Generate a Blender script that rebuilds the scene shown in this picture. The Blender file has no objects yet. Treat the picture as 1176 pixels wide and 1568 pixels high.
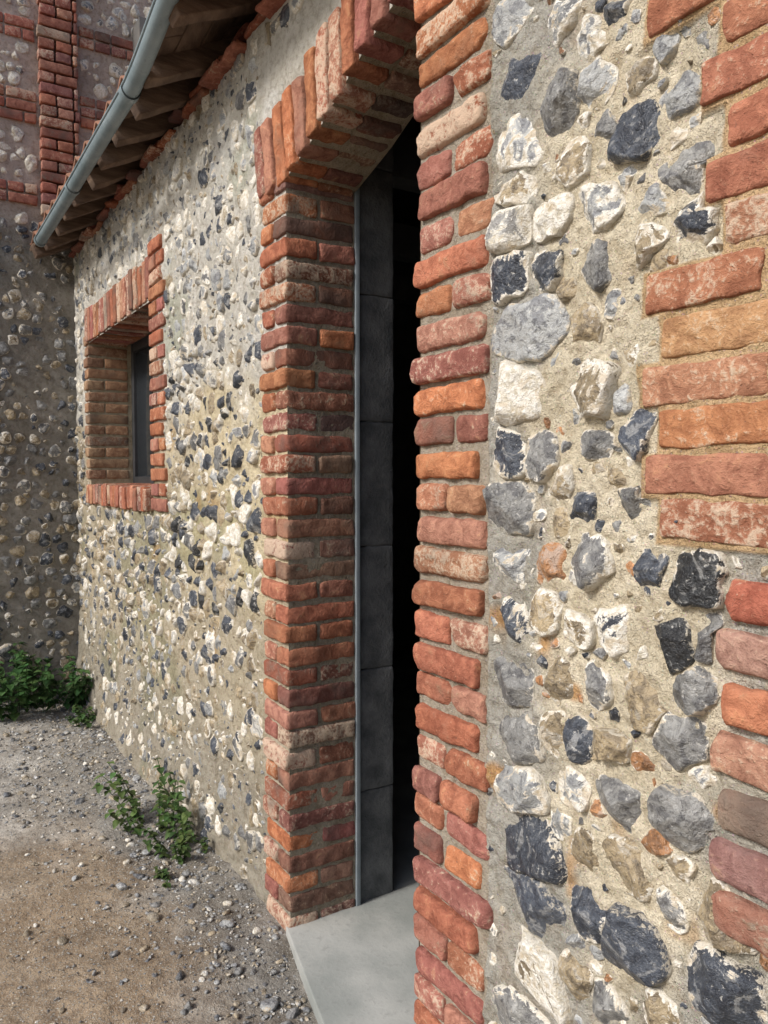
import bpy, math, numpy as np, bmesh
from mathutils import Vector, Matrix
rng=np.random.default_rng(7)
F=1200.0; CAM=np.array([0.0,-1.1,1.58])
ang=math.radians(31.8); pit=math.radians(2.8)
fw=np.array([-math.cos(ang)*math.cos(pit),math.sin(ang)*math.cos(pit),-math.sin(pit)])
rt=np.array([math.sin(ang),math.cos(ang),0.0]); up=np.cross(rt,fw)

# rectification of the facade survey (u,v) onto the wall plane y=0 -> (x,z)
def sv(u,v):
    r=fw+rt*(u-588)/F+up*(784-v)/F
    t=-CAM[1]/r[1]; p=CAM+r*t
    return p[0],p[2]

def vnoise(P,f,seed=0):
    q=P*f+seed*17.317+1000.0
    i=np.floor(q).astype(np.int64); w=q-i; w=w*w*(3-2*w)
    def h(a,b,c):
        n=(a*374761393+b*668265263+c*1440662683+seed*974711)&0xffffffff
        n=((n^(n>>13))*1274126177)&0xffffffff
        n=n^(n>>16)
        return (n&0xffffff)/8388608.0-1.0
    r=0
    for dx in (0,1):
        wx=w[:,0] if dx else 1-w[:,0]
        for dy in (0,1):
            wy=w[:,1] if dy else 1-w[:,1]
            for dz in (0,1):
                wz=w[:,2] if dz else 1-w[:,2]
                r=r+wx*wy*wz*h(i[:,0]+dx,i[:,1]+dy,i[:,2]+dz)
    return r
def vvec(P,f,seed): return np.stack([vnoise(P,f,seed+k) for k in range(3)],1)

class Buf:
    def __init__(s): s.v=[];s.q=[];s.t=[];s.c=[];s.a=[];s.n=0
    def add(s,v,q=None,t=None,c=(.5,.5,.5),a=(0,0,0,0)):
        v=np.asarray(v,float); m=len(v)
        s.v.append(v)
        if q is not None and len(q): s.q.append(np.asarray(q)+s.n)
        if t is not None and len(t): s.t.append(np.asarray(t)+s.n)
        c=np.asarray(c,float); 
        if c.ndim==1: c=np.tile(c[:3],(m,1))
        a=np.asarray(a,float)
        if a.ndim==1: a=np.tile(a,(m,1))
        s.c.append(np.hstack([c[:,:3],np.ones((m,1))])); s.a.append(a); s.n+=m
    def build(s,name,mat,parent=None,smooth=True,noise=(),post=None):
        V=np.vstack(s.v)
        for (f,amp,sd) in noise:
            V=V+vvec(V,f,sd)*amp
        if post is not None: V=post(V)
        q=np.vstack(s.q) if s.q else np.zeros((0,4),int)
        t=np.vstack(s.t) if s.t else np.zeros((0,3),int)
        me=bpy.data.meshes.new(name)
        me.vertices.add(len(V)); me.vertices.foreach_set('co',V.astype(np.float32).ravel())
        L=np.concatenate([q.ravel(),t.ravel()]).astype(np.int32)
        me.loops.add(len(L)); me.loops.foreach_set('vertex_index',L)
        me.polygons.add(len(q)+len(t))
        st=np.concatenate([np.arange(len(q))*4,len(q)*4+np.arange(len(t))*3]).astype(np.int32)
        me.polygons.foreach_set('loop_start',st)
        me.update(calc_edges=True)
        if smooth: me.polygons.foreach_set('use_smooth',np.ones(len(st),bool))
        for nm,d in (('Col',np.vstack(s.c)),('Aux',np.vstack(s.a))):
            at=me.attributes.new(nm,'FLOAT_COLOR','POINT'); at.data.foreach_set('color',d.astype(np.float32).ravel())
        me.validate(); me.update()
        o=bpy.data.objects.new(name,me); bpy.context.scene.collection.objects.link(o)
        me.materials.append(mat)
        if parent: o.parent=parent
        return o
def empty(n):
    o=bpy.data.objects.new(n,None); bpy.context.scene.collection.objects.link(o); return o

# ------------------------------------------------ materials
class M:
    def __init__(s,name):
        s.m=bpy.data.materials.new(name); s.m.use_nodes=True; s.nt=s.m.node_tree
        s.b=s.nt.nodes['Principled BSDF']; s.b.inputs['Specular IOR Level'].default_value=.3
    def n(s,t,**k):
        x=s.nt.nodes.new(t)
        for a,b in k.items(): setattr(x,a,b)
        return x
    def l(s,a,b): s.nt.links.new(a,b)
    def attr(s,nm): x=s.n('ShaderNodeAttribute'); x.attribute_name=nm; return x
    def noise(s,scale,detail=4,rough=.6,vec=None,dist=0):
        x=s.n('ShaderNodeTexNoise'); x.inputs['Scale'].default_value=scale; x.inputs['Detail'].default_value=detail
        x.inputs['Roughness'].default_value=rough; x.inputs['Distortion'].default_value=dist
        if vec is not None: s.l(vec,x.inputs['Vector'])
        return x.outputs['Fac']
    def math(s,op,a,b=None,c=None,clamp=False):
        x=s.n('ShaderNodeMath',operation=op,use_clamp=clamp)
        for i,v in enumerate((a,b,c)):
            if v is None: continue
            if isinstance(v,(int,float)): x.inputs[i].default_value=v
            else: s.l(v,x.inputs[i])
        return x.outputs[0]
    def step(s,v,a,b,o0=0.,o1=1.):
        x=s.n('ShaderNodeMapRange',interpolation_type='SMOOTHSTEP')
        x.inputs[1].default_value=a;x.inputs[2].default_value=b;x.inputs[3].default_value=o0;x.inputs[4].default_value=o1
        s.l(v,x.inputs[0]); return x.outputs[0]
    def mix(s,f,a,b,mode='MIX'):
        x=s.n('ShaderNodeMix',data_type='RGBA',blend_type=mode)
        for i,v in ((0,f),(6,a),(7,b)):
            if isinstance(v,(int,float)): x.inputs[i].default_value=v
            elif isinstance(v,tuple): x.inputs[i].default_value=(*v,1)
            else: s.l(v,x.inputs[i])
        return x.outputs[2]
    def pos(s): return s.n('ShaderNodeNewGeometry').outputs['Position']
    def bump(s,h,dist,strength=1.,prev=None):
        x=s.n('ShaderNodeBump'); x.inputs['Distance'].default_value=dist; x.inputs['Strength'].default_value=strength
        s.l(h,x.inputs['Height'])
        if prev is not None: s.l(prev,x.inputs['Normal'])
        return x.outputs['Normal']

def mat_flint():
    m=M('flint'); P=m.pos(); c=m.attr('Col'); a=m.attr('Aux')
    sep=m.n('ShaderNodeSeparateColor'); m.l(a.outputs['Color'],sep.inputs[0])
    rho,seed,bri=sep.outputs; amt=a.outputs['Alpha']
    comb=m.n('ShaderNodeCombineXYZ'); s7=m.math('MULTIPLY',seed,9.); m.l(s7,comb.inputs[0]); m.l(s7,comb.inputs[1])
    ad=m.n('ShaderNodeVectorMath',operation='ADD'); m.l(P,ad.inputs[0]); m.l(comb.outputs[0],ad.inputs[1]); V=ad.outputs[0]
    n1=m.noise(17,4,.62,V,1.8); n2=m.noise(75,4,.72,V,.4); n3=m.noise(300,2,.6,V)
    C=c.outputs['Color']
    core=m.mix(m.step(n1,.40,.50),m.mix(1.,C,(.55,.55,.58),'MULTIPLY'),C)
    core=m.mix(m.step(n1,.54,.62,0,.8),core,m.mix(.5,C,(.45,.45,.44)))
    core=m.mix(m.step(n2,.55,.64,0,.7),core,m.mix(1.,core,(.30,.30,.33),'MULTIPLY'))
    core=m.mix(m.step(n2,.32,.40,.65,0),core,(.56,.55,.52))
    r3=m.math('POWER',rho,4.)
    k=m.math('ADD',m.math('ADD',m.math('MULTIPLY',n1,1.3),m.math('MULTIPLY',n2,.5)),m.math('ADD',m.math('MULTIPLY',r3,.40),amt))
    mask=m.step(k,1.26,1.33)
    cor=m.mix(m.step(n2,.35,.6),(.52,.47,.37),(.76,.74,.69)); cor=m.mix(m.step(n1,.52,.64,0,.5),cor,(.44,.33,.19))
    col=m.mix(mask,core,cor)
    sm=m.step(m.math('ADD',m.math('MULTIPLY',n2,1.0),m.math('MULTIPLY',r3,.40)),.84,.94,0,.8)
    col=m.mix(sm,col,(.56,.51,.42))
    m.l(col,m.b.inputs['Base Color'])
    rg=m.math('MAXIMUM',mask,sm); m.l(m.step(rg,0,1,.30,.92),m.b.inputs['Roughness'])
    m.b.inputs['Specular IOR Level'].default_value=.55
    b=m.bump(n2,.009,.9); b=m.bump(n3,.0018,.8,b); m.l(b,m.b.inputs['Normal'])
    return m.m
def mat_brick():
    m=M('old_brick'); P=m.pos(); c=m.attr('Col'); a=m.attr('Aux')
    n0=m.noise(7,3,.5,P); n1=m.noise(28,5,.65,P,.6); n2=m.noise(110,4,.7,P); n3=m.noise(420,2,.6,P)
    C=c.outputs['Color']
    col=m.mix(m.step(n1,.35,.62),m.mix(1.,C,(.62,.56,.56),'MULTIPLY'),C)
    col=m.mix(m.step(n2,.55,.72,0,.45),col,m.mix(.5,C,(.60,.40,.27)))
    col=m.mix(m.step(n1,.58,.68,0,.5),col,m.mix(.5,C,(.60,.36,.18)))
    sep=m.n('ShaderNodeSeparateColor'); m.l(a.outputs['Color'],sep.inputs[0])
    k=m.math('ADD',m.math('ADD',m.math('MULTIPLY',n1,.6),m.math('MULTIPLY',n2,.55)),m.math('MULTIPLY',sep.outputs[0],.24))
    col=m.mix(m.step(k,.72,.86,0,.72),col,(.58,.48,.37))
    k2=m.math('ADD',m.math('ADD',m.math('MULTIPLY',n0,.7),m.math('MULTIPLY',n1,.4)),m.math('MULTIPLY',sep.outputs[1],.5))
    col=m.mix(m.step(k2,.64,.92,0,.75),col,(.075,.06,.055))
    col=m.mix(m.step(n2,.28,.38,.7,0),col,(.12,.08,.065))
    m.l(col,m.b.inputs['Base Color']); m.b.inputs['Roughness'].default_value=.92
    m.b.inputs['Specular IOR Level'].default_value=.15
    b=m.bump(n1,.012,.8); b=m.bump(n2,.005,.9,b); b=m.bump(n3,.0014,.8,b); m.l(b,m.b.inputs['Normal'])
    return m.m
def mat_mortar():
    m=M('lime_mortar'); P=m.pos(); c=m.attr('Col')
    n0=m.noise(5,4,.6,P); n1=m.noise(35,5,.7,P); n2=m.noise(190,3,.75,P)
    v=m.n('ShaderNodeTexVoronoi'); v.inputs['Scale'].default_value=150; m.l(P,v.inputs['Vector'])
    col=m.mix(m.step(n0,.35,.65),m.mix(1.,c.outputs['Color'],(.84,.83,.80),'MULTIPLY'),c.outputs['Color'])
    col=m.mix(m.step(n1,.35,.55),m.mix(1.,col,(.74,.71,.67),'MULTIPLY'),col)
    col=m.mix(m.step(v.outputs['Distance'],.1,.35,.35,0),col,m.mix(.6,v.outputs['Color'],(.35,.3,.25)))
    col=m.mix(m.step(n2,.60,.70,0,.45),col,(.2,.18,.15))
    m.l(col,m.b.inputs['Base Color']); m.b.inputs['Roughness'].default_value=.97; m.b.inputs['Specular IOR Level'].default_value=.1
    b=m.bump(n1,.022,1.); b=m.bump(n2,.006,1.,b); m.l(b,m.b.inputs['Normal'])
    return m.m
def mat_simple(name,col,col2,scale,rough=.85,bumpd=.002,metal=0.,streak=None,spec=.3):
    m=M(name); P=m.pos(); vec=P
    if streak:
        mp=m.n('ShaderNodeMapping'); mp.inputs['Scale'].default_value=streak; m.l(P,mp.inputs[0]); vec=mp.outputs[0]
    n1=m.noise(scale,5,.65,vec); n2=m.noise(scale*8,4,.7,vec)
    c=m.mix(m.step(n1,.3,.7),col,col2); c=m.mix(m.step(n2,.5,.75,0,.35),c,tuple(x*.45 for x in col))
    m.l(c,m.b.inputs['Base Color']); m.b.inputs['Roughness'].default_value=rough; m.b.inputs['Metallic'].default_value=metal
    m.b.inputs['Specular IOR Level'].default_value=spec
    b=m.bump(n1,bumpd*2,.6); b=m.bump(n2,bumpd,.8,b); m.l(b,m.b.inputs['Normal'])
    return m.m
def mat_ground():
    m=M('earth_and_gravel'); P=m.pos(); c=m.attr('Col')
    n0=m.noise(3,4,.6,P); n1=m.noise(30,5,.7,P); n2=m.noise(220,3,.7,P)
    def vor(s):
        v=m.n('ShaderNodeTexVoronoi'); v.inputs['Scale'].default_value=s; m.l(P,v.inputs['Vector'])
        sp=m.n('ShaderNodeSeparateColor'); m.l(v.outputs['Color'],sp.inputs[0]); return v,sp
    v,sp=vor(95); v2,sp2=vor(230)
    col=m.mix(m.step(n0,.35,.65),m.mix(1.,c.outputs['Color'],(.74,.71,.68),'MULTIPLY'),c.outputs['Color'])
    col=m.mix(m.step(n1,.3,.6),m.mix(1.,col,(.60,.57,.55),'MULTIPLY'),col)
    p2=m.math('MULTIPLY',m.step(v2.outputs['Distance'],.3,.45,1,0),m.step(sp2.outputs[0],.4,.46))
    col=m.mix(m.math('MULTIPLY',p2,.7),col,m.mix(sp2.outputs[1],(.19,.18,.16),(.62,.60,.56)))
    peb=m.math('MULTIPLY',m.step(v.outputs['Distance'],.25,.4,1,0),m.step(sp.outputs[0],.6,.68))
    col=m.mix(m.math('MULTIPLY',peb,.85),col,m.mix(sp.outputs[1],(.19,.18,.16),(.62,.60,.55)))
    m.l(col,m.b.inputs['Base Color']); m.b.inputs['Roughness'].default_value=.95; m.b.inputs['Specular IOR Level'].default_value=.12
    b=m.bump(n1,.018,.9); b=m.bump(peb,.007,.8,b); b=m.bump(p2,.003,.8,b); b=m.bump(n2,.004,.9,b); m.l(b,m.b.inputs['Normal'])
    return m.m
def mat_leaf():
    m=M('leaf'); P=m.pos(); c=m.attr('Col'); n1=m.noise(60,4,.6,P)
    col=m.mix(m.step(n1,.35,.65),m.mix(1.,c.outputs['Color'],(.6,.65,.5),'MULTIPLY'),c.outputs['Color'])
    m.l(col,m.b.inputs['Base Color']); m.b.inputs['Roughness'].default_value=.55
    return m.m
FL=mat_flint(); BR=mat_brick(); MO=mat_mortar(); GR=mat_ground(); LF=mat_leaf()
CONC=mat_simple('concrete_slab_mat',(.23,.245,.235),(.36,.365,.35),4,.8,.002)
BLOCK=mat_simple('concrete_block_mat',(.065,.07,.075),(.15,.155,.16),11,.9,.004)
ZINC=mat_simple('galvanised_zinc',(.18,.235,.26),(.28,.34,.37),7,.55,.0008,.25)
WOOD=mat_simple('weathered_wood',(.085,.055,.04),(.20,.135,.095),6,.85,.003,0,(1,1,6))
TILE=mat_simple('clay_tile',(.17,.09,.06),(.30,.15,.10),9,.9,.003)
STRIP=mat_simple('grey_metal_strip',(.20,.24,.27),(.27,.31,.34),8,.5,.0005)
DARK=mat_simple('dark_frame_paint',(.03,.032,.035),(.05,.05,.055),8,.5,.0005)
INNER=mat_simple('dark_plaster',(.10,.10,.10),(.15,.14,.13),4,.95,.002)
def mat_glass():
    m=M('window_glass'); m.b.inputs['Base Color'].default_value=(.03,.035,.04,1); m.b.inputs['Roughness'].default_value=.06
    m.b.inputs['Specular IOR Level'].default_value=.6; return m.m
GLASS=mat_glass()

# ------------------------------------------------ brick generator
_T={}
def tmpl(nx,ny,nz):
    k=(nx,ny,nz)
    if k in _T: return _T[k]
    idx={};pts=[];q=[]
    def vid(p):
        if p not in idx: idx[p]=len(pts); pts.append(p)
        return idx[p]
    N=(nx,ny,nz)
    for ax in range(3):
        b,c=(ax+1)%3,(ax+2)%3
        for side in (0,N[ax]):
            for i in range(N[b]):
                for j in range(N[c]):
                    r=[]
                    for di,dj in ((0,0),(1,0),(1,1),(0,1)):
                        p=[0,0,0]; p[ax]=side;p[b]=i+di;p[c]=j+dj; r.append(vid(tuple(p)))
                    q.append(r if side else r[::-1])
    _T[k]=(np.array(pts),np.array(q)); return _T[k]
def axis(h,rad,res):
    inner=h-rad; n=max(1,int(round(2*inner/res)))
    return np.concatenate([[-h,-h+rad*.35],np.linspace(-inner,inner,n+1),[h-rad*.35,h]])
def brick(buf,c,size,col,rad=.008,res=.02,rot=None,aux=(0,0,0,0),jit=.0,chip=0.):
    h=[s/2 for s in size]; rad=min(rad,min(h)*.8)
    A=[axis(x,rad,res) for x in h]
    pts,q=tmpl(*[len(a)-1 for a in A])
    p=np.stack([A[k][pts[:,k]] for k in range(3)],1)
    inn=np.stack([np.clip(p[:,k],-(h[k]-rad),h[k]-rad) for k in range(3)],1)
    d=p-inn; L=np.linalg.norm(d,axis=1,keepdims=True); L[L<1e-9]=1
    p=inn+rad*d/L
    if chip:   # worn corners: corner-diagonal cuts, shallow
        for _ in range(rng.integers(1,4)):
            s=np.array([rng.choice([-1,1])*h[0],-h[1],rng.choice([-1,1])*h[2]])
            nr=np.sign(s)*np.array([rng.uniform(.3,1),rng.uniform(.3,1),rng.uniform(.3,1)]); nr/=np.linalg.norm(nr)
            lim=s@nr-rad*.9-rng.uniform(.0,chip)
            e=np.maximum(p@nr-lim,0)*.9; p=p-e[:,None]*nr
    if jit:
        r=Matrix.Rotation(rng.normal(0,jit),3,'X')@Matrix.Rotation(rng.normal(0,jit),3,'Y')@Matrix.Rotation(rng.normal(0,jit),3,'Z')
        p=p@np.array(r).T
    if rot is not None: p=p@np.array(rot).T
    buf.add(p+np.array(c),q=q,c=col,a=aux)
def box(buf,x0,x1,y0,y1,z0,z1,col=(.3,.3,.3),rad=.003,res=10):
    brick(buf,((x0+x1)/2,(y0+y1)/2,(z0+z1)/2),(x1-x0,y1-y0,z1-z0),col,rad,res)
REDS=np.array([(.43,.17,.095),(.47,.20,.11),(.45,.22,.155),(.40,.155,.10),(.34,.15,.115),(.48,.245,.15),(.50,.21,.105),(.42,.19,.14),(.37,.155,.125),(.45,.185,.11)])
DULL=np.array([(.29,.135,.09),(.34,.16,.105),(.26,.125,.095),(.37,.19,.13),(.22,.12,.09),(.32,.20,.14),(.38,.17,.10),(.25,.14,.12)])
TAN=np.array([(.52,.255,.125),(.54,.30,.15),(.45,.20,.12),(.42,.18,.115),(.50,.285,.145),(.52,.34,.18),(.44,.22,.14),(.50,.24,.12)])
def pick(P,v=.05):
    c=P[rng.integers(len(P))]*(1+rng.normal(0,v*1.4)); return np.clip(c*(1+rng.normal(0,v*.6,3)),.03,.7)
def bax(s=.5,d=.2): return (max(0,rng.normal(s,.35)),max(0,rng.normal(d,.2)),0,0)

# ------------------------------------------------ stones
rects=[]   # brick zones on main wall (x0,x1,z0,z1)
def bulge(x,z):
    b=.07*np.exp(-np.maximum(z,0)/.28)*np.clip((-2.7-x)/1.0,0,1)
    return b
def stones(buf,seeds,frame,S=22,R=8,exclude=(),base=None,cuts=(4,8)):
    O,U,V,N=[np.array(k,float) for k in frame]
    P=np.array([(s['u'],s['v']) for s in seeds]); sz=np.array([math.sqrt(s['hu']*s['hv']) for s in seeds])
    th=np.arange(S)/S*2*math.pi; ct,st=np.cos(th),np.sin(th)
    rho=np.concatenate([np.linspace(0,1,R+1)[1:]**.8,[1.0]])
    tri=np.array([(0,1+j,1+(j+1)%S) for j in range(S)])
    qd=np.array([(1+k*S+j,1+(k+1)*S+j,1+(k+1)*S+(j+1)%S,1+k*S+(j+1)%S) for k in range(R) for j in range(S)])
    ex=np.array(exclude).reshape(-1,4)
    for i,s in enumerate(seeds):
        rot=rng.normal(0,.3)
        n=rng.uniform(2.2,4.5); c2,s2=np.cos(th-rot),np.sin(th-rot)
        f=(np.abs(c2/s['hu'])**n+np.abs(s2/s['hv'])**n)**(-1/n)
        g=np.ones(S)
        for k in (2,3,4,5,7,11): g=g*(1+rng.normal(0,.13/k)*np.cos(k*th+rng.uniform(0,6.28)))
        g=g*1.08
        ph0=rng.uniform(0,6.28); nc=rng.integers(*cuts)
        for k in range(nc):
            ph=ph0+k*2*math.pi/nc+rng.normal(0,.3); cs=np.cos(th-ph)
            g=np.where(cs>.1,np.minimum(g,rng.uniform(.66,1.0)/np.maximum(cs,.1)),g)
        r=f*g
        d=P-P[i]; D=np.hypot(d[:,0],d[:,1]); nb=np.where((D>1e-6)&(D<s['hu']+s['hv']+.16))[0]
        gap=s.get('gap',.004)
        for j in nb:
            w=sz[i]/(sz[i]+sz[j]); cs=(d[j,0]*ct+d[j,1]*st)/D[j]
            b=np.where(cs>.08,(D[j]*w-gap)/np.maximum(cs,.08),9); r=np.minimum(r,b)
        r=np.maximum(r,.005)
        r=.15*np.roll(r,1)+.7*r+.15*np.roll(r,-1)
        if len(ex):
            e4=ex[(ex[:,0]<s['u']+.15)&(ex[:,1]>s['u']-.15)&(ex[:,2]<s['v']+.15)&(ex[:,3]>s['v']-.15)]
            if len(e4):
              for _ in range(14):
                x=s['u']+r*ct; z=s['v']+r*st; bad=np.zeros(S,bool)
                for e in e4: bad|=(x>e[0])&(x<e[1])&(z>e[2])&(z<e[3])
                if not bad.any(): break
                r=np.where(bad,r*.88,r)
        rm=r.mean(); H=s['H']
        X=rho[:,None]*r[None]*ct; Y=rho[:,None]*r[None]*st
        h=H*np.maximum(0,1-rho**rng.uniform(3.,9.))[:,None]**.6*np.ones((1,S))
        X0=np.concatenate([[0],X.ravel()]);Y0=np.concatenate([[0],Y.ravel()]);h0=np.concatenate([[H],h.ravel()])
        for _ in range(rng.integers(4,10)):
            ph=rng.uniform(0,6.28); gg=rng.uniform(.1,2.0)*H/rm; a=rng.uniform(.45,1.0)*H
            h0=np.minimum(h0,a-gg*(X0*math.cos(ph)+Y0*math.sin(ph)-rng.uniform(0,.5)*rm))
        h0=np.maximum(h0,-.006)
        h0[1+(R-1)*S:1+R*S]=np.minimum(h0[1+(R-1)*S:1+R*S],-.001)
        h0[1+R*S:]=-.02
        off=base(s['u']+X0,s['v']+Y0) if base else 0
        off=off+s.get('dz',0)
        W=O+np.outer(s['u']+X0,U)+np.outer(s['v']+Y0,V)+np.outer(h0+off,N)
        rr=np.concatenate([[0],np.repeat(rho,S)])
        aux=np.stack([rr,np.full(len(rr),rng.random()),np.full(len(rr),.5),np.full(len(rr),s['amt'])],1)
        buf.add(W,q=qd,t=tri,c=s['col'],a=aux)
FC={'B':((.055,.065,.085),.03),'G':((.20,.20,.195),.10),'L':((.36,.37,.37),.20),'T':((.34,.27,.17),.16),'W':((.55,.54,.50),.5),'K':((.022,.024,.027),-.08),'O':((.40,.20,.09),-.05)}
def fl(t):
    c,a=FC[t]; return np.clip(np.array(c)*(1+rng.normal(0,.15)),.012,.7), a+rng.normal(0,.14)
def autoseeds(u0,u1,v0,v1,s,reject,sizef,types,Hf,drop=.08,asp=1.,dz=0.004):
    out=[];v=v0+s*.4;row=0
    while v<v1:
        u=u0+(row%2)*s*.5
        while u<u1:
            uu=u+rng.normal(0,s*.2); vv=v+rng.normal(0,s*.17)
            if u0<uu<u1 and v0<vv<v1 and rng.random()>drop and not reject(uu,vv):
                t=types(uu,vv); c,a=fl(t); k=sizef(uu,vv)*rng.choice([.55,.75,.9,1.05,1.15,1.3])
                out.append(dict(u=uu,v=vv,hu=s*.54*k*rng.uniform(.7,1.15),hv=s*.52*k*asp,H=Hf(uu,vv)*rng.uniform(.5,1.4),col=c,amt=a,gap=rng.uniform(.001,.008),dz=rng.normal(0,dz)))
            u+=s*1.08*rng.uniform(.85,1.15)
        v+=s*.9*asp; row+=1
    return out
def inr(x,z,R,m=.03):
    return any(r[0]-m<x<r[1]+m and r[2]-m<z<r[3]+m for r in R)
def gallets(u0,u1,v0,v1,n,big,rej,rr=(.006,.015),types='TGLOTBLW'):
    out=[]; B=np.array([(s['u'],s['v'],s['hu'],s['hv']) for s in big]); G=np.zeros((0,2))
    for _ in range(n):
        x=rng.uniform(u0,u1); z=rng.uniform(v0,v1)
        if (((x-B[:,0])/(B[:,2]*.92+.008))**2+((z-B[:,1])/(B[:,3]*.92+.008))**2<1).any() or rej(x,z): continue
        if len(G) and (np.hypot(G[:,0]-x,G[:,1]-z)<rr[1]*2).any(): continue
        c,a=fl(rng.choice(list(types))); r=rng.uniform(*rr); G=np.vstack([G,[x,z]])
        out.append(dict(u=x,v=z,hu=r*rng.uniform(.8,1.5),hv=r,H=rng.uniform(.003,.012),col=c,amt=a,gap=.002))
    return out

barn=empty('flint_barn')
XL,XR=-2.374,-1.614; CX=-5.94; TOP=3.10; XE=1.6
ax_=np.array([-2.40,-2.36,-2.147,-1.906,-1.735,-1.60]); az_=np.array([2.525,2.535,2.60,2.70,2.76,2.775])
def arch(x): return np.interp(x,ax_,az_)
WX0,WX1,WZ0,WZ1=-5.49,-3.99,1.51,2.45
# ---------------- brickwork
bb=Buf()
z=.0;i=0;pitch=.078
QR=-1.345
while z<3.12:
    hgt=pitch-.013+rng.normal(0,.0018); zc=z+pitch/2+rng.normal(0,.002)
    x0=XR+rng.normal(0,.006); x1=QR+rng.normal(0,.008)+(.01 if i%2 else -.01)
    y=-.014+rng.normal(0,.004)
    if i%2==(0 if rng.random()<.9 else 1):
        brick(bb,((x0+x1)/2,y+.11,zc),(x1-x0,.22,hgt),pick(REDS),rng.uniform(.011,.018),.011,None,bax(.45,.12),.012,.005)
    else:
        xm=x0+(x1-x0)*rng.uniform(.42,.55)
        for a,b in ((x0,xm-.005),(xm+.005,x1)):
            brick(bb,((a+b)/2,y+.11+rng.normal(0,.003),zc),(b-a,.22,hgt),pick(REDS),rng.uniform(.011,.016),.011,None,bax(.45,.12),.015,.005)
    z+=pitch;i+=1
rects.append((XR-.3,QR+.008,0,3.2))
z=.0;i=0;pitch=.0715; QL=-2.575; RD=.256
while z<2.53:
    hgt=pitch-.011+rng.normal(0,.0015); zc=z+pitch/2+rng.normal(0,.0015); y=-.012+rng.normal(0,.003)
    xe=XL+rng.normal(0,.003); xo=QL+rng.normal(0,.008)
    kw=lambda:(pick(DULL if rng.random()<.75 else REDS),rng.uniform(.007,.012),.013,None,bax(.2,.25),.008,.004)
    if i%2==0:
        brick(bb,((xo+xe)/2,y+.06,zc),(xe-xo,.12,hgt),pick(REDS)*.95,rng.uniform(.008,.013),.015,None,bax(.5,.1),.008,.005)
        brick(bb,(xe-.05,y+.127+.07,zc),(.1,.135,hgt),*kw())
    else:
        xm=xe-.098
        brick(bb,((xm+.005+xe)/2,RD/2-.006,zc),(xe-xm-.005,RD+.004,hgt),*kw())
        brick(bb,((xo+xm-.005)/2,y+.06,zc),(xm-.005-xo,.12,hgt),pick(REDS),rng.uniform(.008,.013),.015,None,bax(.5,.1),.008,.005)
    z+=pitch;i+=1
rects.append((QL-.005,XL+.3,0,2.62))
n=13; xs=np.linspace(QL+.03,XR-.02,n)
for k,x in enumerate(xs):
    zi=float(arch(x)); L=rng.uniform(.23,.27); zb=zi
    tilt=-.16+.20*k/(n-1)
    R=np.array(Matrix.Rotation(tilt,3,'Y'))
    if x<XL-.02: zb=2.53
    for yy,dp in ((.055,.125),(.19,.135)):
        brick(bb,(x+math.sin(tilt)*L/2,yy-.012+rng.normal(0,.002),zb+L/2+rng.normal(0,.006)),(.064,dp,L),pick(REDS if yy<.1 else DULL),.009,.015,R,bax(.45,.12 if yy<.1 else .25),.01,.004)
rects.append((QL-.01,XR+.05,2.5,3.0))
bb.build('doorway_brickwork',BR,barn,noise=((11,.0035,3),(35,.0032,9),(110,.0014,15)))

wb=Buf()
def vous(x0,x1,z0,L,P=REDS,w=.066,dep=.2,y=-.012,gap=.012):
    x=x0
    while x<x1-.02:
        brick(wb,(x+w/2,y+dep/2+rng.normal(0,.003),z0+L/2+rng.normal(0,.004)),(w,dep,L+rng.normal(0,.006)),pick(P),.008,.03,None,bax(.45,.15),.01); x+=w+gap
vous(WX0-.05,WX1+.02,WZ1,.215,dep=.27)
vous(WX0-.05,WX1+.02,WZ0-.125,.125,dep=.29,y=-.03)
rects.append((WX0-.06,WX1+.03,WZ0-.135,WZ1+.225))
z=WZ0-.12;i=0
while z<WZ1+.22:
    w=.25 if i%2==0 else .2
    if i%3==1:
        brick(wb,(WX1+.06,.09,z+.036),(.115,.21,.061),pick(REDS),.008,.025,None,bax(.4,.1),.01)
        brick(wb,(WX1+.06+.118,.05,z+.036),(.1,.12,.061),pick(REDS),.008,.025,None,bax(.4,.1),.01); w=.23
    else: brick(wb,(WX1+w/2,.09,z+.036),(w,.21,.061),pick(REDS),.008,.025,None,bax(.4,.1),.01)
    rects.append((WX1-.01,WX1+w+.008,z-.004,z+.076))
    if WZ0-.02<z<WZ1:
        kk=lambda:(np.array([(.40,.27,.17),(.36,.22,.14),(.42,.25,.15),(.33,.2,.13)])[rng.integers(4)])
        if i%2==0:
            brick(wb,(WX0-.055,.04,z+.036),(.11,.11,.061),kk(),.008,.03,None,bax(.4,.2),.01)
            brick(wb,(WX0-.055,.175,z+.036),(.11,.15,.061),kk(),.008,.03,None,bax(.4,.2),.01)
        else: brick(wb,(WX0-.055,.12,z+.036),(.11,.26,.061),kk(),.008,.03,None,bax(.4,.2),.01)
        rects.append((WX0-.115,WX0+.1,z-.004,z+.076))
    z+=.0745;i+=1
wb.build('window_brickwork',BR,barn,noise=((11,.003,3),(40,.0025,9)))

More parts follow.
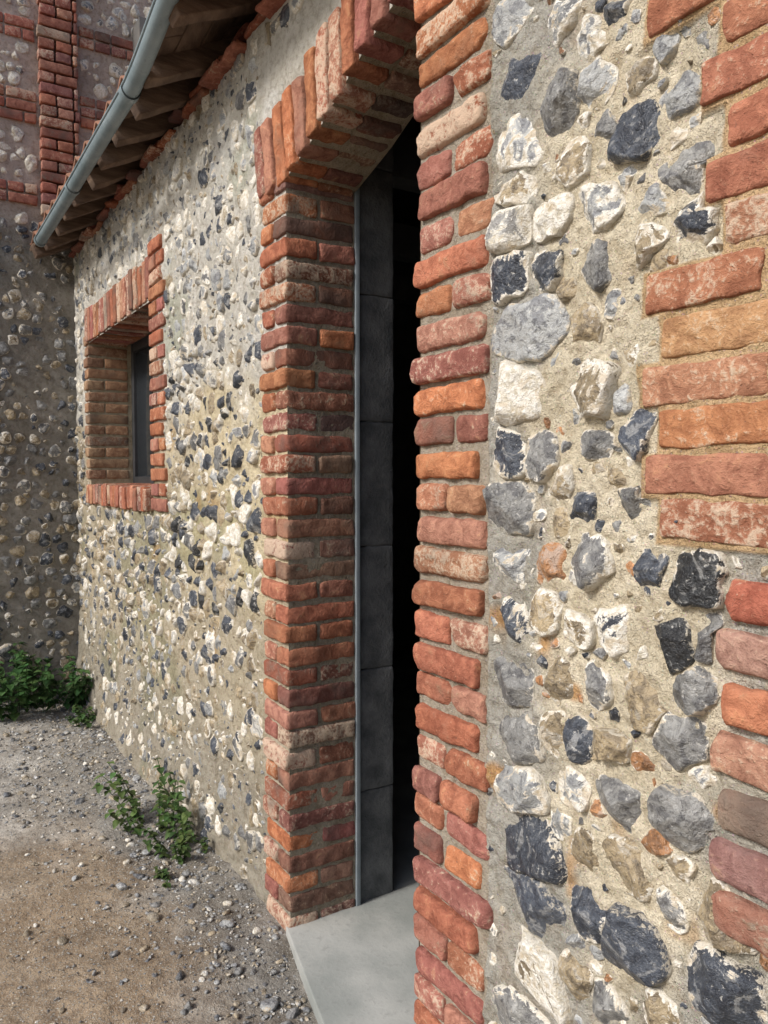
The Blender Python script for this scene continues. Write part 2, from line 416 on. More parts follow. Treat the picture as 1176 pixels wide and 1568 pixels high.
pb=Buf(); z=1.462;i=0;pitch=.0765
panel=[]
while z<2.85:
    if z<1.90: x0=-.905+(.0 if i%2 else .025)
    elif z<2.27: x0=-.79+(-.012 if i%2 else .02)
    else: x0=-.905 if i%2 else -.87
    xs=x0+rng.normal(0,.006); x=xs; first=True
    while x<.35:
        L=rng.choice([.105,.215,.23]) if not first or i%2 else .22
        first=False
        brick(pb,(x+L/2,-.012+.05+rng.normal(0,.0015),z+pitch/2+rng.normal(0,.002)),(L,.1,pitch-.011+rng.normal(0,.002)),pick(TAN),rng.uniform(.005,.009),.011 if x<-.5 else .04,None,bax(.55,.0),.006,.004)
        x+=L+.011
    panel.append((xs-.006,.37,z,z+pitch)); z+=pitch;i+=1
NP=len(panel)
lowcols=[(.44,.15,.10),(.46,.28,.22),(.50,.21,.12),(.42,.23,.16),(.50,.37,.28),(.35,.20,.18),(.42,.21,.15)]
z=1.385;i=0
for c in lowcols:
    x0=-.765+rng.normal(0,.008)
    brick(pb,(x0+.105,.032+rng.normal(0,.002),z),(.21,.1,.066),np.array(c)*(1+rng.normal(0,.05)),rng.uniform(.01,.016),.011,None,bax(.3,.1),.02,.006)
    brick(pb,(x0+.105+.23,.035,z+.003),(.21,.1,.062),pick(REDS),.01,.03,None,bax(.3,.1),.02)
    panel.append((x0-.006,x0+.45,z-.037,z+.037)); z-=.083;i+=1
rects+=panel
pb.build('brick_patch',BR,barn,noise=((11,.0025,5),(35,.0028,11),(110,.0014,15)))

# ---------------- mortar facade
def lerp(a,b,t): return a+(b-a)*t
def ss(x,a,b): t=np.clip((x-a)/(b-a),0,1); return t*t*(3-2*t)
def gridmesh(buf,X,Z,Y,colf,mask=None):
    nz,nx=X.shape; V=np.stack([X.ravel(),Y.ravel(),Z.ravel()],1)
    ii=(np.arange(nz-1)[:,None]*nx+np.arange(nx-1)[None]).ravel()
    q=np.stack([ii,ii+1,ii+nx+1,ii+nx],1)
    if mask is not None:
        cx=V[q].mean(1); q=q[~mask(cx[:,0],cx[:,2])]
    buf.add(V,q=q,c=colf(V))
def colR(V):
    x,z=V[:,0],V[:,2]
    n=vnoise(V,6,31)*.5+vnoise(V,17,32)*.35
    w=np.exp(-((x+.95)/.21)**2-((z-1.6)/.85)**2)*1.4+n*.5
    w=np.clip(ss(w,.2,.6),0,1)[:,None]
    c=lerp(np.array([[.44,.425,.385]]),np.array([[.74,.665,.52]]),w)
    o=ss(vnoise(V,9,40)+.5*vnoise(V,25,41),.45,.9)[:,None]*(((z<1.35)&(z>.75))*.8+.12)[:,None]
    c=lerp(c,np.array([[.52,.30,.13]]),o)
    for r in panel[:NP]:
        m=((x>r[0]-.005)&(x<r[1])&(z>r[2])&(z<r[3])); c[m]=np.array([.62,.44,.26])*(1+.12*n[m,None])
    m=x<QR+.01; c[m]=(.44,.39,.32)
    return c
def colL(V):
    x,z=V[:,0],V[:,2]; n=vnoise(V,3,51)*.5+vnoise(V,9,52)*.4
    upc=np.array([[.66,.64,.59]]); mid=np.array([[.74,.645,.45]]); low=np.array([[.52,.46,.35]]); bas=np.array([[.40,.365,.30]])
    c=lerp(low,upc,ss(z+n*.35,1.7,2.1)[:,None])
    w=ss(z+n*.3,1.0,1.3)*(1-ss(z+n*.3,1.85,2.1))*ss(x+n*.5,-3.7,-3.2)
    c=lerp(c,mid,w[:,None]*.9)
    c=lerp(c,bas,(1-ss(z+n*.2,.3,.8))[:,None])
    g=ss(vnoise(V,2.2,60)+.4*vnoise(V,8,61),.25,.7)[:,None]; c=lerp(c,c*np.array([[.76,.80,.74]]),g)
    c=lerp(c,np.array([[.74,.735,.71]]),(ss(vnoise(V,4,66)+.5*vnoise(V,14,67),.3,.8)*ss(z,1.5,2.3))[:,None]*.7)
    o=ss(vnoise(V,3.3,70)+.5*vnoise(V,12,71),.5,.9)[:,None]*((z>.7)&(z<1.9))[:,None]
    c=lerp(c,np.array([[.52,.34,.15]]),o*.6)
    return c
def rec(X,Z,R):
    m=np.zeros(X.shape)
    for r in R: m=np.maximum(m,((X>r[0])&(X<r[1])&(Z>r[2])&(Z<r[3]))*1.0)
    return m
def sheet(buf,x0,x1,z0f,z1,res,colf,mask=None,amp=1.):
    nx=int((x1-x0)/res)+1; xs=np.linspace(x0,x1,nx); nz=int((z1-float(np.min(z0f(xs))))/res)+1
    t=np.linspace(0,1,nz)[:,None]; X=np.tile(xs,(nz,1)); Z=z0f(xs)[None]*(1-t)+z1*t
    P=np.stack([X.ravel(),0*X.ravel(),Z.ravel()],1)
    n=(vnoise(P,7,1)*.006+vnoise(P,20,2)*.0065+vnoise(P,55,3)*.004+vnoise(P,110,4)*.002).reshape(X.shape)*amp
    Y=-n-bulge(X,Z)
    Y=np.where(rec(X,Z,rects)>0,np.abs(n)*.3+.002,Y)
    Y=np.where(rec(X,Z,panel[:NP])>0,-.007+np.abs(n)*.3,Y)
    gridmesh(buf,X,Z,Y,colf,mask)
mb=Buf()
sheet(mb,XR+.008,-.5,lambda x:0*x-.03,TOP+.02,.0055,colR)
sheet(mb,-.5,XE,lambda x:0*x-.03,TOP+.02,.02,colR)
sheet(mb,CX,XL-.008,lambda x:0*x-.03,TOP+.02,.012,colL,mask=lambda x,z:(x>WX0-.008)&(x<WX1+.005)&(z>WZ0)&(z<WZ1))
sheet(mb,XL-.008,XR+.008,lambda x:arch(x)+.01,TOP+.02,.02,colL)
def quad(buf,pts,col): buf.add(np.array(pts,float),q=[(0,1,2,3)],c=col)
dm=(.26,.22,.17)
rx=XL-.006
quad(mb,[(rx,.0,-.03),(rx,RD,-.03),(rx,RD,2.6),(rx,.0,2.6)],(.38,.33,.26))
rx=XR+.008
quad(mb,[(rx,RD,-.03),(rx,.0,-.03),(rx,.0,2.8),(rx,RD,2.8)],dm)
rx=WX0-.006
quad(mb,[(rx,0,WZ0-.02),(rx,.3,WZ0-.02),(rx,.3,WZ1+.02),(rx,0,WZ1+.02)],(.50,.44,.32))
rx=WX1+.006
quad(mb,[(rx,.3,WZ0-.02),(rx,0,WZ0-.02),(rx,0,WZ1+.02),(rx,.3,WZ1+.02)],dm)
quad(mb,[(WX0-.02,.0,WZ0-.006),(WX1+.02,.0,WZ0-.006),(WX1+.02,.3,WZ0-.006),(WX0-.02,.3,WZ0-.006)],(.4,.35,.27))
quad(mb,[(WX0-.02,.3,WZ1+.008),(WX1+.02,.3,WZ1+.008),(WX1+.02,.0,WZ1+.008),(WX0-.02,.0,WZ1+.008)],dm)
xs=np.linspace(XL-.02,XR+.02,20)
for a,b in zip(xs[:-1],xs[1:]):
    quad(mb,[(a,RD,arch(a)+.010),(b,RD,arch(b)+.010),(b,.0,arch(b)+.010),(a,.0,arch(a)+.010)],(.50,.43,.33))
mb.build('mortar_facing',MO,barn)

# ---------------- flints of the right-hand section (surveyed)
SURV="""785 25 60 60 L;795 110 85 100 B;868 165 52 105 G;800 215 85 95 L;788 292 72 45 T;785 352 58 68 W;846 335 72 60 W;781 425 58 68 B;838 415 48 75 B;
820 505 132 92 L;797 605 84 94 W;915 600 108 78 T;783 695 52 80 B;834 697 42 72 G;785 780 58 78 G;784 860 62 80 L;787 950 42 80 B;785 1045 58 80 G;795 1127 86 78 G;800 1207 76 72 L;
812 1295 108 100 B;822 1388 122 92 B;818 1480 104 92 T;800 1558 90 62 G;942 20 38 48 B;905 60 52 60 L;975 205 62 76 B;1040 145 62 52 L;920 318 82 62 L;885 252 42 64 T;1050 262 92 76 G;
912 128 60 62 L;992 375 48 68 T;1064 338 56 72 B;920 402 66 78 G;1000 312 54 46 L;980 666 36 70 B;914 682 42 44 G;862 745 40 50 T;890 775 46 54 B;970 772 40 58 G;1040 795 58 72 B;
843 866 54 58 O;910 860 56 72 G;1000 876 38 66 B;1074 886 66 90 K;838 935 38 74 T;885 962 36 56 T;940 966 46 70 B;1024 985 88 84 K;1086 975 42 82 G;860 1042 42 80 T;915 1052 46 68 G;
985 1072 72 80 T;1062 1060 72 58 G;887 1132 34 70 B;940 1142 52 46 T;1046 1132 82 78 G;848 1120 40 66 T;950 1225 104 96 G;1052 1252 86 92 G;882 1212 46 56 L;962 1325 66 92 T;902 1302 50 62 T;
904 1392 54 84 B;972 1452 86 100 B;1096 1396 100 92 T;1112 1512 120 108 B;1028 1395 46 66 G;884 1490 46 66 T;932 1540 70 60 G;1010 1545 60 56 T;985 1005 26 30 W;1020 60 34 60 L;1045 30 40 40 G;
895 185 20 30 T;960 270 30 30 L;870 440 26 40 T;945 470 34 40 L;965 545 26 40 T;880 640 30 24 L;945 735 22 28 T;1085 820 30 30 W;1010 940 30 28 T;985 1170 36 30 O;1010 1290 40 40 O;915 1240 40 26 O;
1075 1190 40 30 L;860 1260 30 50 L;880 1440 26 34 L;1040 1330 40 40 T;850 560 26 60 L;1015 730 22 30 T;860 30 50 70 L;980 110 44 56 T;930 200 30 50 G;1035 205 34 40 W;860 800 30 40 T;1010 400 20 50 T;
900 505 44 60 T;950 610 26 50 L"""
ms=[]
for ln in SURV.replace('\n','').split(';'):
    u,v,w,h,t=ln.split(); u,v,w,h=map(float,(u,v,w,h))
    x,zz=sv(u,v); xa,_=sv(u-w/2,v); xb,_=sv(u+w/2,v); _,za=sv(u,v-h/2); _,zb=sv(u,v+h/2)
    c,a=fl(t); hu=abs(xb-xa)/2*1.30; hv=abs(za-zb)/2*1.27; big=math.sqrt(hu*hv)
    ms.append(dict(u=x,v=zz,hu=hu,hv=hv,H=min(.034,big*.48)*rng.uniform(.7,1.2),col=c,amt=a,gap=.0015,dz=rng.normal(0.002,.003)))
def near_m(x,z,k):
    return any(((x-s['u'])/(s['hu']+k))**2+((z-s['v'])/(s['hv']+k))**2<1 for s in ms)
fr=((0,.0,0),(1,0,0),(0,0,1),(0,-1,0))
au=autoseeds(QR+.03,XE,.03,TOP,.1,lambda x,z: inr(x,z,rects,.035) or near_m(x,z,.04) or (QR<x<-.62 and .62<z<2.4 and not(x>-.8 and z<.9)),lambda x,z:1.05,lambda x,z: rng.choice(list('BGLTWGB')),lambda x,z:.028,.04)
gal=gallets(QR+.02,-.55,.5,2.7,5000,ms+au,lambda x,z:inr(x,z,rects,.010))
fb=Buf()
stones(fb,ms+gal,fr,S=48,R=15,exclude=rects)
stones(fb,au,fr,S=30,R=9,exclude=rects)
fb.build('flint_facing_near',FL,barn,noise=((28,.003,3),(80,.0022,9),(200,.0008,12)))
def typL(x,z):
    if z>2.05: return rng.choice(list('LLGWWWTBGL'))
    if z>1.0 and x>-3.7: return rng.choice(list('BBGKTLWWT'))
    return rng.choice(list('GTGLBTWTB'))
fb=Buf()
def HL(x,z):
    if z>2.1: return .014
    if z>.8: return .027
    return .013
szL=lambda x,z: 1.12 if z<2.0 and z>.6 else (1.0 if z>.6 else .85)
au=autoseeds(CX+.02,QL+.01,.02,TOP,.078,lambda x,z: inr(x,z,rects,.025) or (z<.5 and rng.random()<.25),szL,typL,HL,.09,1.08,.005)
au+=autoseeds(QL,XR,2.95,TOP,.08,lambda x,z: inr(x,z,rects,.025),szL,typL,HL,.1)
gal=gallets(-4.6,QL,.1,TOP,5000,au,lambda x,z:inr(x,z,rects,.012),(.006,.014),'TGLTBLWB')
stones(fb,au,fr,S=20,R=6,exclude=rects,base=bulge,cuts=(4,7))
stones(fb,gal,fr,S=12,R=4,exclude=rects,base=bulge,cuts=(4,6))
fb.build('flint_facing_far',FL,barn,noise=((28,.004,3),(80,.0028,9)))

# ---------------- inner leaf, room, frames
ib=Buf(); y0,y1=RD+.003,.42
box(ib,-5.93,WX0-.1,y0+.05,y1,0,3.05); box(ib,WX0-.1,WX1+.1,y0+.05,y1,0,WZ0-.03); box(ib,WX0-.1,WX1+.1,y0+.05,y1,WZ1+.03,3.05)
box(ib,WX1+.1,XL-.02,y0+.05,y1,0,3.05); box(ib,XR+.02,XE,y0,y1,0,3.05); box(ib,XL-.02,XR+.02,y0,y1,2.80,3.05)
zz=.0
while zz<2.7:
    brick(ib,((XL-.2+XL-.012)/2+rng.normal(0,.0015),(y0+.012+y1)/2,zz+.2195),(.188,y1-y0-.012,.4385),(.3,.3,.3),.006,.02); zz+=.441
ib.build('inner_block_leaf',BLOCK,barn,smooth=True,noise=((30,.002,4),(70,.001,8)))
ib=Buf()
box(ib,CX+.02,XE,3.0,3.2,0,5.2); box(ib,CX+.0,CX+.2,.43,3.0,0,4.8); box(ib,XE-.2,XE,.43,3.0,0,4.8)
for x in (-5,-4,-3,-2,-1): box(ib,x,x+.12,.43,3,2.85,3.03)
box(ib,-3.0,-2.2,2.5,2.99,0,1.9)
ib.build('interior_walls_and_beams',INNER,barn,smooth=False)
ib=Buf(); box(ib,XL-.012,XL+.004,RD-.001,RD+.016,.02,2.6,rad=.002); ib.build('door_edge_strip',STRIP,barn,smooth=False)
ib=Buf()
yf=.275
box(ib,WX0-.01,WX0+.05,yf,yf+.05,WZ0-.01,WZ1+.01);box(ib,WX1-.05,WX1+.01,yf,yf+.05,WZ0-.01,WZ1+.01)
box(ib,WX0+.05,WX1-.05,yf,yf+.05,WZ1-.05,WZ1+.01);box(ib,WX0+.05,WX1-.05,yf,yf+.05,WZ0-.01,WZ0+.05)
box(ib,(WX0+WX1)/2-.03,(WX0+WX1)/2+.03,yf,yf+.05,WZ0+.05,WZ1-.05)
ib.build('window_frame',DARK,barn,smooth=False)
ib=Buf(); box(ib,WX0+.04,WX1-.04,yf+.02,yf+.03,WZ0+.04,WZ1-.04,rad=.001); ib.build('window_panes',GLASS,barn,smooth=False)

# ---------------- eaves
sl=math.radians(27); Rm=np.array(Matrix.Rotation(sl,3,'X')); YE=-.285
def rise(x): return .09*ss(x,-3.2,-2.3)
def zr(y): return 3.135+math.tan(sl)*(y-YE)
def lift(V): V=V.copy(); V[:,2]+=rise(V[:,0]); return V
eb=Buf(); x=CX+.02
while x<XE:
    L=rng.uniform(.12,.24)
    for k in range(4):
        if rng.random()<(.1 if k==0 else .3): continue
        zz=TOP+.008+k*.028
        if k>1 and x<-3.0: continue
        brick(eb,(x+L/2+rng.normal(0,.02),.095+.02*k-rng.uniform(.0,.04),zz+rng.normal(0,.004)),(L-.008,.24,.022),pick(REDS)*np.array([.85,.72,.7])*(1-.12*k),.006,.03,None,bax(.15,.2),.05,.01)
    x+=L
eb.build('wall_head_tiles',BR,barn,noise=((18,.005,3),(60,.003,9)))
wbuf=Buf()
x=-5.8
while x<XE:
    L=.68; cy=YE+.02+L/2*math.cos(sl)
    brick(wbuf,(x+rng.normal(0,.025),cy+rng.normal(0,.012),zr(cy)-.085+rng.normal(0,.006)),(.07,L,.085),(.2,.14,.1),.006,.06,Rm,(0,0,0,0),.04)
    x+=.31
yy=YE
while yy<.6:
    wd=rng.uniform(.09,.13); xx=CX+.02
    while xx<XE:
        Lb=min(rng.uniform(.5,.9),XE-xx)
        brick(wbuf,(xx+Lb/2,yy+wd/2*math.cos(sl),zr(yy+wd/2)-.028+rng.normal(0,.003)),(Lb-.006,wd-.008,.018),(.2,.14,.1),.003,.12,Rm,(0,0,0,0),.006); xx+=Lb
    yy+=wd*math.cos(sl)
wbuf.build('rafters_and_boards',WOOD,barn,noise=((9,.006,3),(50,.002,9)),post=lift)
tb=Buf()
nx=640; xs=np.linspace(CX+.02,XE,nx)
ph=(xs-CX)/.24%1.0
prof=np.where(ph<.68,-.020*np.sin(ph/.68*np.pi),.022*np.sin((ph-.68)/.32*np.pi))
T=[];
for r in range(16):
    for e in (0,1):
        s=r*.28+e*.305; lf=.02 if e==0 else .0
        yy=YE-.005+s*math.cos(sl); z0=zr(YE)+.012+s*math.sin(sl)+lf
        T.append(np.stack([xs,np.full(nx,yy),z0+prof+.004*np.sin(xs*13+r*2)],1))
V=np.vstack(T); q=[]
for r in range(0,32,2):
    i0=r*nx+np.arange(nx-1); q.append(np.stack([i0,i0+1,i0+nx+1,i0+nx],1))
tb.add(V,q=np.vstack(q),c=(.3,.15,.1)); to=tb.build('pantile_roof',TILE,barn,post=lift)
sm=to.modifiers.new('s','SOLIDIFY'); sm.thickness=.012
gb=Buf(); seg=16; xs=np.linspace(-5.38,XE,80); GY=-.300; GRD=.034
def gz(x): return 3.05+.14*ss(x,-3.2,-2.35)-.006*np.sin((x+5.6)*2)
def gutter(xs,rad,col=(.4,.4,.4)):
    V=[]
    for x in xs:
        for a in np.linspace(math.pi,2*math.pi,seg): V.append((x,GY+rad*math.cos(a),gz(x)+rad*1.15*math.sin(a)))
        for a in np.linspace(2*math.pi,math.pi,seg): V.append((x,GY+(rad-.003)*math.cos(a),gz(x)+(rad-.003)*1.15*math.sin(a)))
    M2=2*seg;q=[]
    for i in range(len(xs)-1):
        for j in range(M2): q.append((i*M2+j,i*M2+(j+1)%M2,(i+1)*M2+(j+1)%M2,(i+1)*M2+j))
    gb.add(V,q=q,c=col)
gutter(xs,GRD)
for xx in (-5.37,-4.3,-3.15,-2.3,-1.): gutter([xx-.02,xx+.02],GRD+.005)
x0=-5.38
V=[(x0,GY,gz(x0))]+[(x0,GY+GRD*math.cos(a),gz(x0)+GRD*1.15*math.sin(a)) for a in np.linspace(math.pi,2*math.pi,seg)]
gb.add(V,t=[(0,i,i+1) for i in range(1,seg)],c=(.4,.4,.4))
V=[];q=[]
for i,x in enumerate(xs):
    for a in np.linspace(0,2*math.pi,9)[:-1]: V.append((x,GY-GRD+.006*math.cos(a),gz(x)+.006*math.sin(a)))
for i in range(len(xs)-1):
    for j in range(8): q.append((i*8+j,i*8+(j+1)%8,(i+1)*8+(j+1)%8,(i+1)*8+j))
gb.add(V,q=q,c=(.4,.4,.4))
gb.build('zinc_gutter',ZINC,barn)

# ---------------- neighbouring house (flint and brick)
house=empty('flint_and_brick_house')
HY0,HY1,HZ=-2.2,4.0,7.2
hb=Buf(); hr=[]
HB=np.array([(.42,.175,.13),(.47,.205,.14),(.38,.165,.125),(.45,.23,.175),(.34,.16,.135)])
def hbr(y0,y1,z,proud,P=HB,L=.11):
    y=y0
    while y<y1-.02:
        l=min(L*rng.choice([1,1,2]),y1-y)
        if l<.03: break
        brick(hb,(CX+proud-.05,y+l/2,z+.036),(.11,l-.011,.061),pick(P),.007,.035,None,bax(.45,.1),.01); y+=l
PY0,PY1=-.215,.045
z=3.36
while z<HZ:
    hbr(PY0+rng.normal(0,.004),PY1+rng.normal(0,.004),z,.06); z+=.0745
hr.append((PY0-.01,PY1+.01,3.34,HZ))
for zb in (3.42,3.97,4.52,5.07,5.6,6.15,6.7):
    for k in range(2 if zb!=3.97 else 3):
        hbr(HY0+.02,PY0-.01,zb+k*.0745,.014); hbr(PY1+.01,1.2,zb+k*.0745+.05,.014)
    hr.append((HY0,PY0,zb-.01,zb+.155+(.07 if zb==3.97 else 0))); hr.append((PY1,1.2,zb+.04,zb+.205+(.07 if zb==3.97 else 0)))
for _ in range(50):
    y=rng.uniform(-1.4,1.0); z=rng.uniform(3.4,6.5)
    if inr(y,z,hr,.05): continue
    brick(hb,(CX-.04,y,z),(.11,rng.uniform(.08,.2),.06),pick(HB),.008,.04,None,bax(.2,.3),.03); hr.append((y-.09,y+.09,z-.035,z+.035))
hb.build('house_brick_bands',BR,house,noise=((11,.003,3),(40,.0025,9)))
hm=Buf()
ny=int(3.6/.02); nz=int(HZ/.02); Y,Z=np.meshgrid(np.linspace(HY0,1.4,ny),np.linspace(-.05,HZ,nz))
P=np.stack([0*Y.ravel(),Y.ravel(),Z.ravel()],1)
n=vnoise(P,6,7)*.008+vnoise(P,20,8)*.006
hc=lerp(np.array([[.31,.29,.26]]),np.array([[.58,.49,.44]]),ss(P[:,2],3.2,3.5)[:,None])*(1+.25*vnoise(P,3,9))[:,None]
V=np.stack([CX+n,Y.ravel(),Z.ravel()],1); ii=(np.arange(nz-1)[:,None]*ny+np.arange(ny-1)[None]).ravel()
hm.add(V,q=np.stack([ii,ii+1,ii+ny+1,ii+ny],1),c=hc)
box(hm,CX-5,CX-.02,HY0+.01,HY1,-.05,HZ,(.25,.22,.19))
hm.build('house_mortar',MO,house)
hs=Buf()
typH=lambda y,z: rng.choice(list('WLWWWG')) if z>3.3 else rng.choice(list('GTGBTGB'))
au=autoseeds(-1.5,.0,.02,3.35,.085,lambda y,z: inr(y,z,hr,.03),lambda y,z:1.,typH,lambda y,z:.022,.08)
au+=autoseeds(-1.5,1.0,3.37,HZ,.085,lambda y,z: inr(y,z,hr,.03),lambda y,z:1.15,typH,lambda y,z:.022,.02)
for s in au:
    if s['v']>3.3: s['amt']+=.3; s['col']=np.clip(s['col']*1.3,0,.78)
stones(hs,au,((CX,0,0),(0,1,0),(0,0,1),(1,0,0)),S=18,R=6,exclude=hr,cuts=(4,7))
hs.build('house_flints',FL,house,noise=((28,.004,3),(80,.0028,9)))
rb=Buf(); box(rb,CX-5.3,CX+.12,HY0-.3,HY1+.3,HZ,HZ+.25,(.2,.1,.07)); rb.build('house_roof',TILE,house,smooth=False)

# ---------------- doorstep slab
sb=Buf()
def prism(buf,poly,z0,z1,c):
    n=len(poly); V=[(x,y,z0) for x,y in poly]+[(x,y,z1) for x,y in poly]
    me=[(i,(i+1)%n,n+(i+1)%n,n+i) for i in range(n)]
    buf.add(V,q=me+[tuple(range(n,2*n))],c=c)
prism(sb,[(XL-.02,-.012),(-1.25,-.27),(-1.25,3.0),(XL-.02,3.0)],-.05,.035,(.4,.4,.4))
so=sb.build('concrete_doorstep',CONC,None,smooth=False)
bv=so.modifiers.new('b','BEVEL'); bv.width=.006; bv.segments=2
fbuf=Buf(); box(fbuf,CX+.2,XE-.2,.43,3.0,-.1,.03); fbuf.build('interior_floor',CONC,barn,smooth=False)

# ---------------- ground
def axisg(a,b,s,far,g=1.25):
    m=list(np.arange(a,b,s)); o=[];d=s;v=m[-1]
    while v<far: d*=g; v+=d; o.append(v)
    l=[];d=s;v=m[0]
    while v>-far: d*=g; v-=d; l.append(v)
    return np.array(l[::-1]+m+o)
gx=axisg(-6.2,-.8,.018,300); gy=axisg(-1.8,.3,.018,300)
X,Y=np.meshgrid(gx,gy); P=np.stack([X.ravel(),Y.ravel(),0*X.ravel()],1)
nearm=np.exp(-np.maximum(0,np.hypot((P[:,0]+3.5)/3,P[:,1]/2)-1.2)*2)
hz=(vnoise(P,1.3,5)*.02+vnoise(P,5,6)*.012+vnoise(P,22,7)*.005+vnoise(P,60,8)*.003)*nearm
hz+=.02*np.exp(-np.abs(P[:,1])/.12)*(P[:,0]<-2.7)
hz[P[:,1]>.02]=-.06
g1=np.array([[.34,.325,.295]]); br_=np.array([[.40,.315,.225]]); lg=np.array([[.54,.52,.48]])
n=vnoise(P,2.2,15)*.5+vnoise(P,7,16)*.4
w=(ss(P[:,0]+n*.6,-4.0,-3.2)*ss(-P[:,1]+n*.25,.2,.5))[:,None]
gc=lerp(lerp(g1,lg,ss(-P[:,1]+n*.2,.2,.5)[:,None]),br_,w)
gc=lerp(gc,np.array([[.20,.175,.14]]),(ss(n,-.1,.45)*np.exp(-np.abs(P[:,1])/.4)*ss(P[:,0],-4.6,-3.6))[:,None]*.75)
gc=gc*(1+.22*vnoise(P,11,77))[:,None]
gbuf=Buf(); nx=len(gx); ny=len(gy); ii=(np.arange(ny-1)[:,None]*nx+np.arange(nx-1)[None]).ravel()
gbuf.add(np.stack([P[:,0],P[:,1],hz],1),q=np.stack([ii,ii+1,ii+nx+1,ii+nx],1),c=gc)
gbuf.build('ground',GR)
bm=bmesh.new(); bmesh.ops.create_icosphere(bm,subdivisions=2,radius=1); IV=np.array([v.co[:] for v in bm.verts]); IT=np.array([[v.index for v in f.verts] for f in bm.faces]); bm.free()
gv=Buf()
def gh(x,y): 
    p=np.array([[x,y,0.]]); return float((vnoise(p,1.3,5)*.02+vnoise(p,5,6)*.012)[0])+(.02*math.exp(-abs(y)/.12) if x<-2.7 else 0)
cnt=0
while cnt<8000:
    x=rng.uniform(-5.9,-1.6); y=-abs(rng.normal(0,.5))-.02
    if y<-1.7: continue
    if x>-2.42 and y>-.03-.24*(x+2.37): continue
    brown=(x>-3.7 and y<-.33)
    if brown and rng.random()<.6: continue
    r=min(.026,.0022+rng.exponential(.0026 if rng.random()<.9 else .006))
    V=IV.copy()
    for _ in range(5):
        d=rng.normal(0,1,3); d/=np.linalg.norm(d); e=np.maximum(V@d-rng.uniform(.35,.8),0); V=V-e[:,None]*d
    V=V*np.array([r*rng.uniform(.8,1.5),r*rng.uniform(.7,1.2),r*rng.uniform(.45,.9)])
    a=rng.uniform(0,6.28); c,s=math.cos(a),math.sin(a); V=V@np.array([[c,-s,0],[s,c,0],[0,0,1]]).T
    cc,am=fl(rng.choice(list('GGTLWLTB'))); cc=np.clip(cc*.9+.07,0,.6)
    gv.add(V+np.array([x,y,gh(x,y)+r*.2]),t=IT,c=cc,a=(.3,rng.random(),.5,am-.05)); cnt+=1
gv.build('gravel',FL,None,smooth=False)
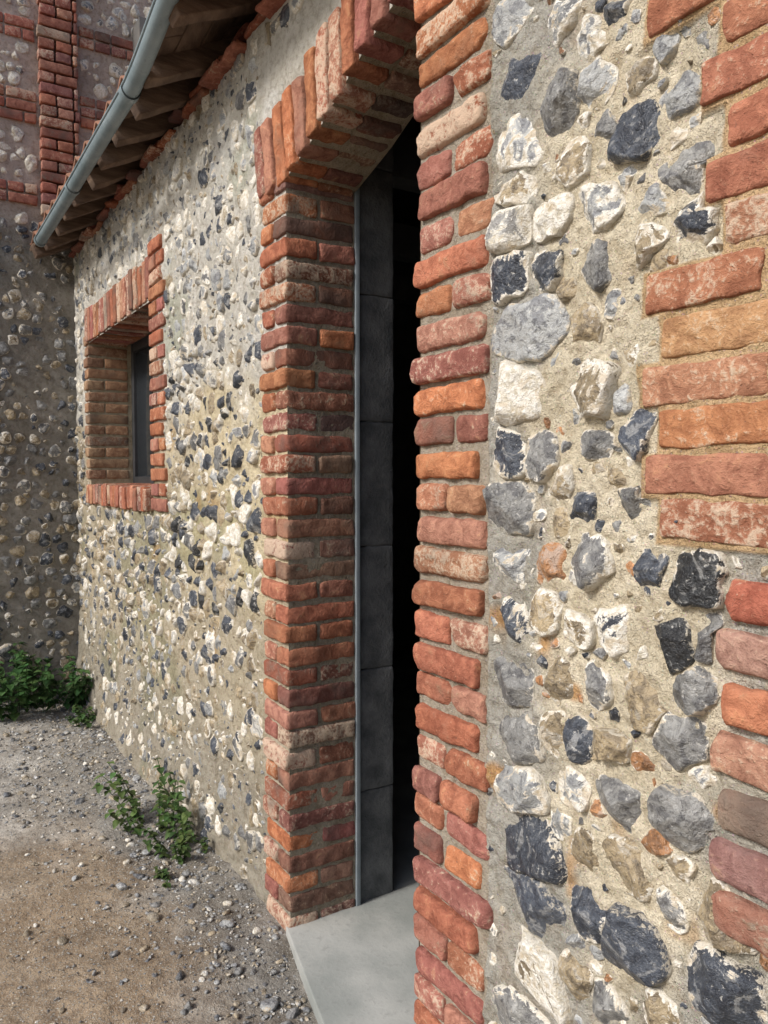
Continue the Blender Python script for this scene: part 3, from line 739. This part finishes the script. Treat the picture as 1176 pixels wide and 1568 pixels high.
def weed(name,cx,cy,rad,hgt,nst,leaf,col):
    b=Buf()
    for k in range(nst):
        a=rng.uniform(0,6.28); r=rad*math.sqrt(rng.random())*.6
        p0=np.array([cx+r*math.cos(a),min(cy+r*math.sin(a),-.03),.0]); ln=hgt*rng.uniform(.5,1.1)
        dr=np.array([math.cos(a)*.5*rng.random(),-abs(math.sin(a))*.4*rng.random(),1.0]); dr/=np.linalg.norm(dr)
        pts=np.array([p0+dr*ln*t+np.array([math.cos(a),min(0,math.sin(a)),-.4])*ln*.35*t*t for t in np.linspace(0,1,7)]); w=.0018
        V=np.vstack([pts+[w,0,0],pts-[w,0,0],pts+[0,w,0],pts-[0,w,0]]); q=[(i,i+1,7+i+1,7+i) for i in range(6)]+[(14+i,15+i,22+i,21+i) for i in range(6)]
        b.add(V,q=q,c=np.array(col)*1.1)
        for i in range(1,7):
            for sd in range(3):
                la=rng.uniform(0,6.28); L=leaf*rng.uniform(.5,1.2)
                d=np.array([math.cos(la),math.sin(la)*.8,rng.uniform(-.3,.5)]); d/=np.linalg.norm(d)
                side=np.cross(d,[0,0,1.]); side/=np.linalg.norm(side); nrm=np.cross(side,d)
                ts=np.array([0,.2,.45,.7,.9,1.]); wd=np.array([.02,.32,.42,.30,.12,0])*L*rng.uniform(.8,1.1)
                mid=pts[i]+np.outer(ts*L,d)-np.outer((ts**2)*L*.35,[0,0,1.])
                Lf=mid+np.outer(wd,side)+np.outer(wd*.35,nrm); Rf=mid-np.outer(wd,side)+np.outer(wd*.35,nrm)
                V=np.vstack([mid,Lf,Rf]); q=[(j,j+1,6+j+1,6+j) for j in range(5)]+[(j+1,j,12+j,12+j+1) for j in range(5)]
                V[:,1]=np.minimum(V[:,1],-.025)
                b.add(V,q=q,c=np.array(col)*rng.uniform(.6,1.5)*np.array([rng.uniform(.8,1.3),1,1]))
    return b.build(name,LF)
weed('weed_plant',-3.45,-.15,.26,.26,17,.04,(.065,.115,.035))
weed('weed_plant',-3.15,-.13,.18,.14,12,.03,(.065,.11,.035))
weed('weed_plant',-2.95,-.28,.08,.05,5,.02,(.065,.11,.035))
weed('nettle_plant',-5.62,-.45,.4,.48,50,.06,(.05,.11,.035))
weed('nettle_plant',-5.5,-.12,.15,.36,18,.055,(.05,.11,.035))
weed('weed_plant',-5.1,-.14,.14,.12,9,.035,(.06,.11,.035))

# ---------------- camera & light
cd=bpy.data.cameras.new('camera'); co=bpy.data.objects.new('camera',cd); bpy.context.scene.collection.objects.link(co)
co.location=CAM; co.rotation_euler=Vector(fw).to_track_quat('-Z','Y').to_euler()
cd.sensor_fit='VERTICAL'; cd.sensor_height=24; cd.lens=24/2/(784/F); cd.clip_start=.02; cd.clip_end=2000
bpy.context.scene.camera=co
S=Vector((.05,-.80,.62)).normalized()
sd=bpy.data.lights.new('sun','SUN'); sd.energy=3.4; sd.angle=math.radians(12); sd.color=(1,.96,.90)
sun=bpy.data.objects.new('sun',sd); bpy.context.scene.collection.objects.link(sun); sun.rotation_euler=S.to_track_quat('Z','Y').to_euler(); sun.location=(-3,-6,8)
w=bpy.data.worlds.new('World'); bpy.context.scene.world=w; w.use_nodes=True; nt=w.node_tree
bg=nt.nodes['Background']; sk=nt.nodes.new('ShaderNodeTexSky'); sk.sky_type='NISHITA'; sk.sun_disc=False
sk.sun_elevation=math.asin(S.z); sk.sun_rotation=math.atan2(S.x,S.y); sk.dust_density=2.5; sk.air_density=1; sk.ozone_density=.7
nt.links.new(sk.outputs[0],bg.inputs['Color']); bg.inputs['Strength'].default_value=.15
vs=bpy.context.scene.view_settings; vs.view_transform='Standard'; vs.look='None'; vs.exposure=0
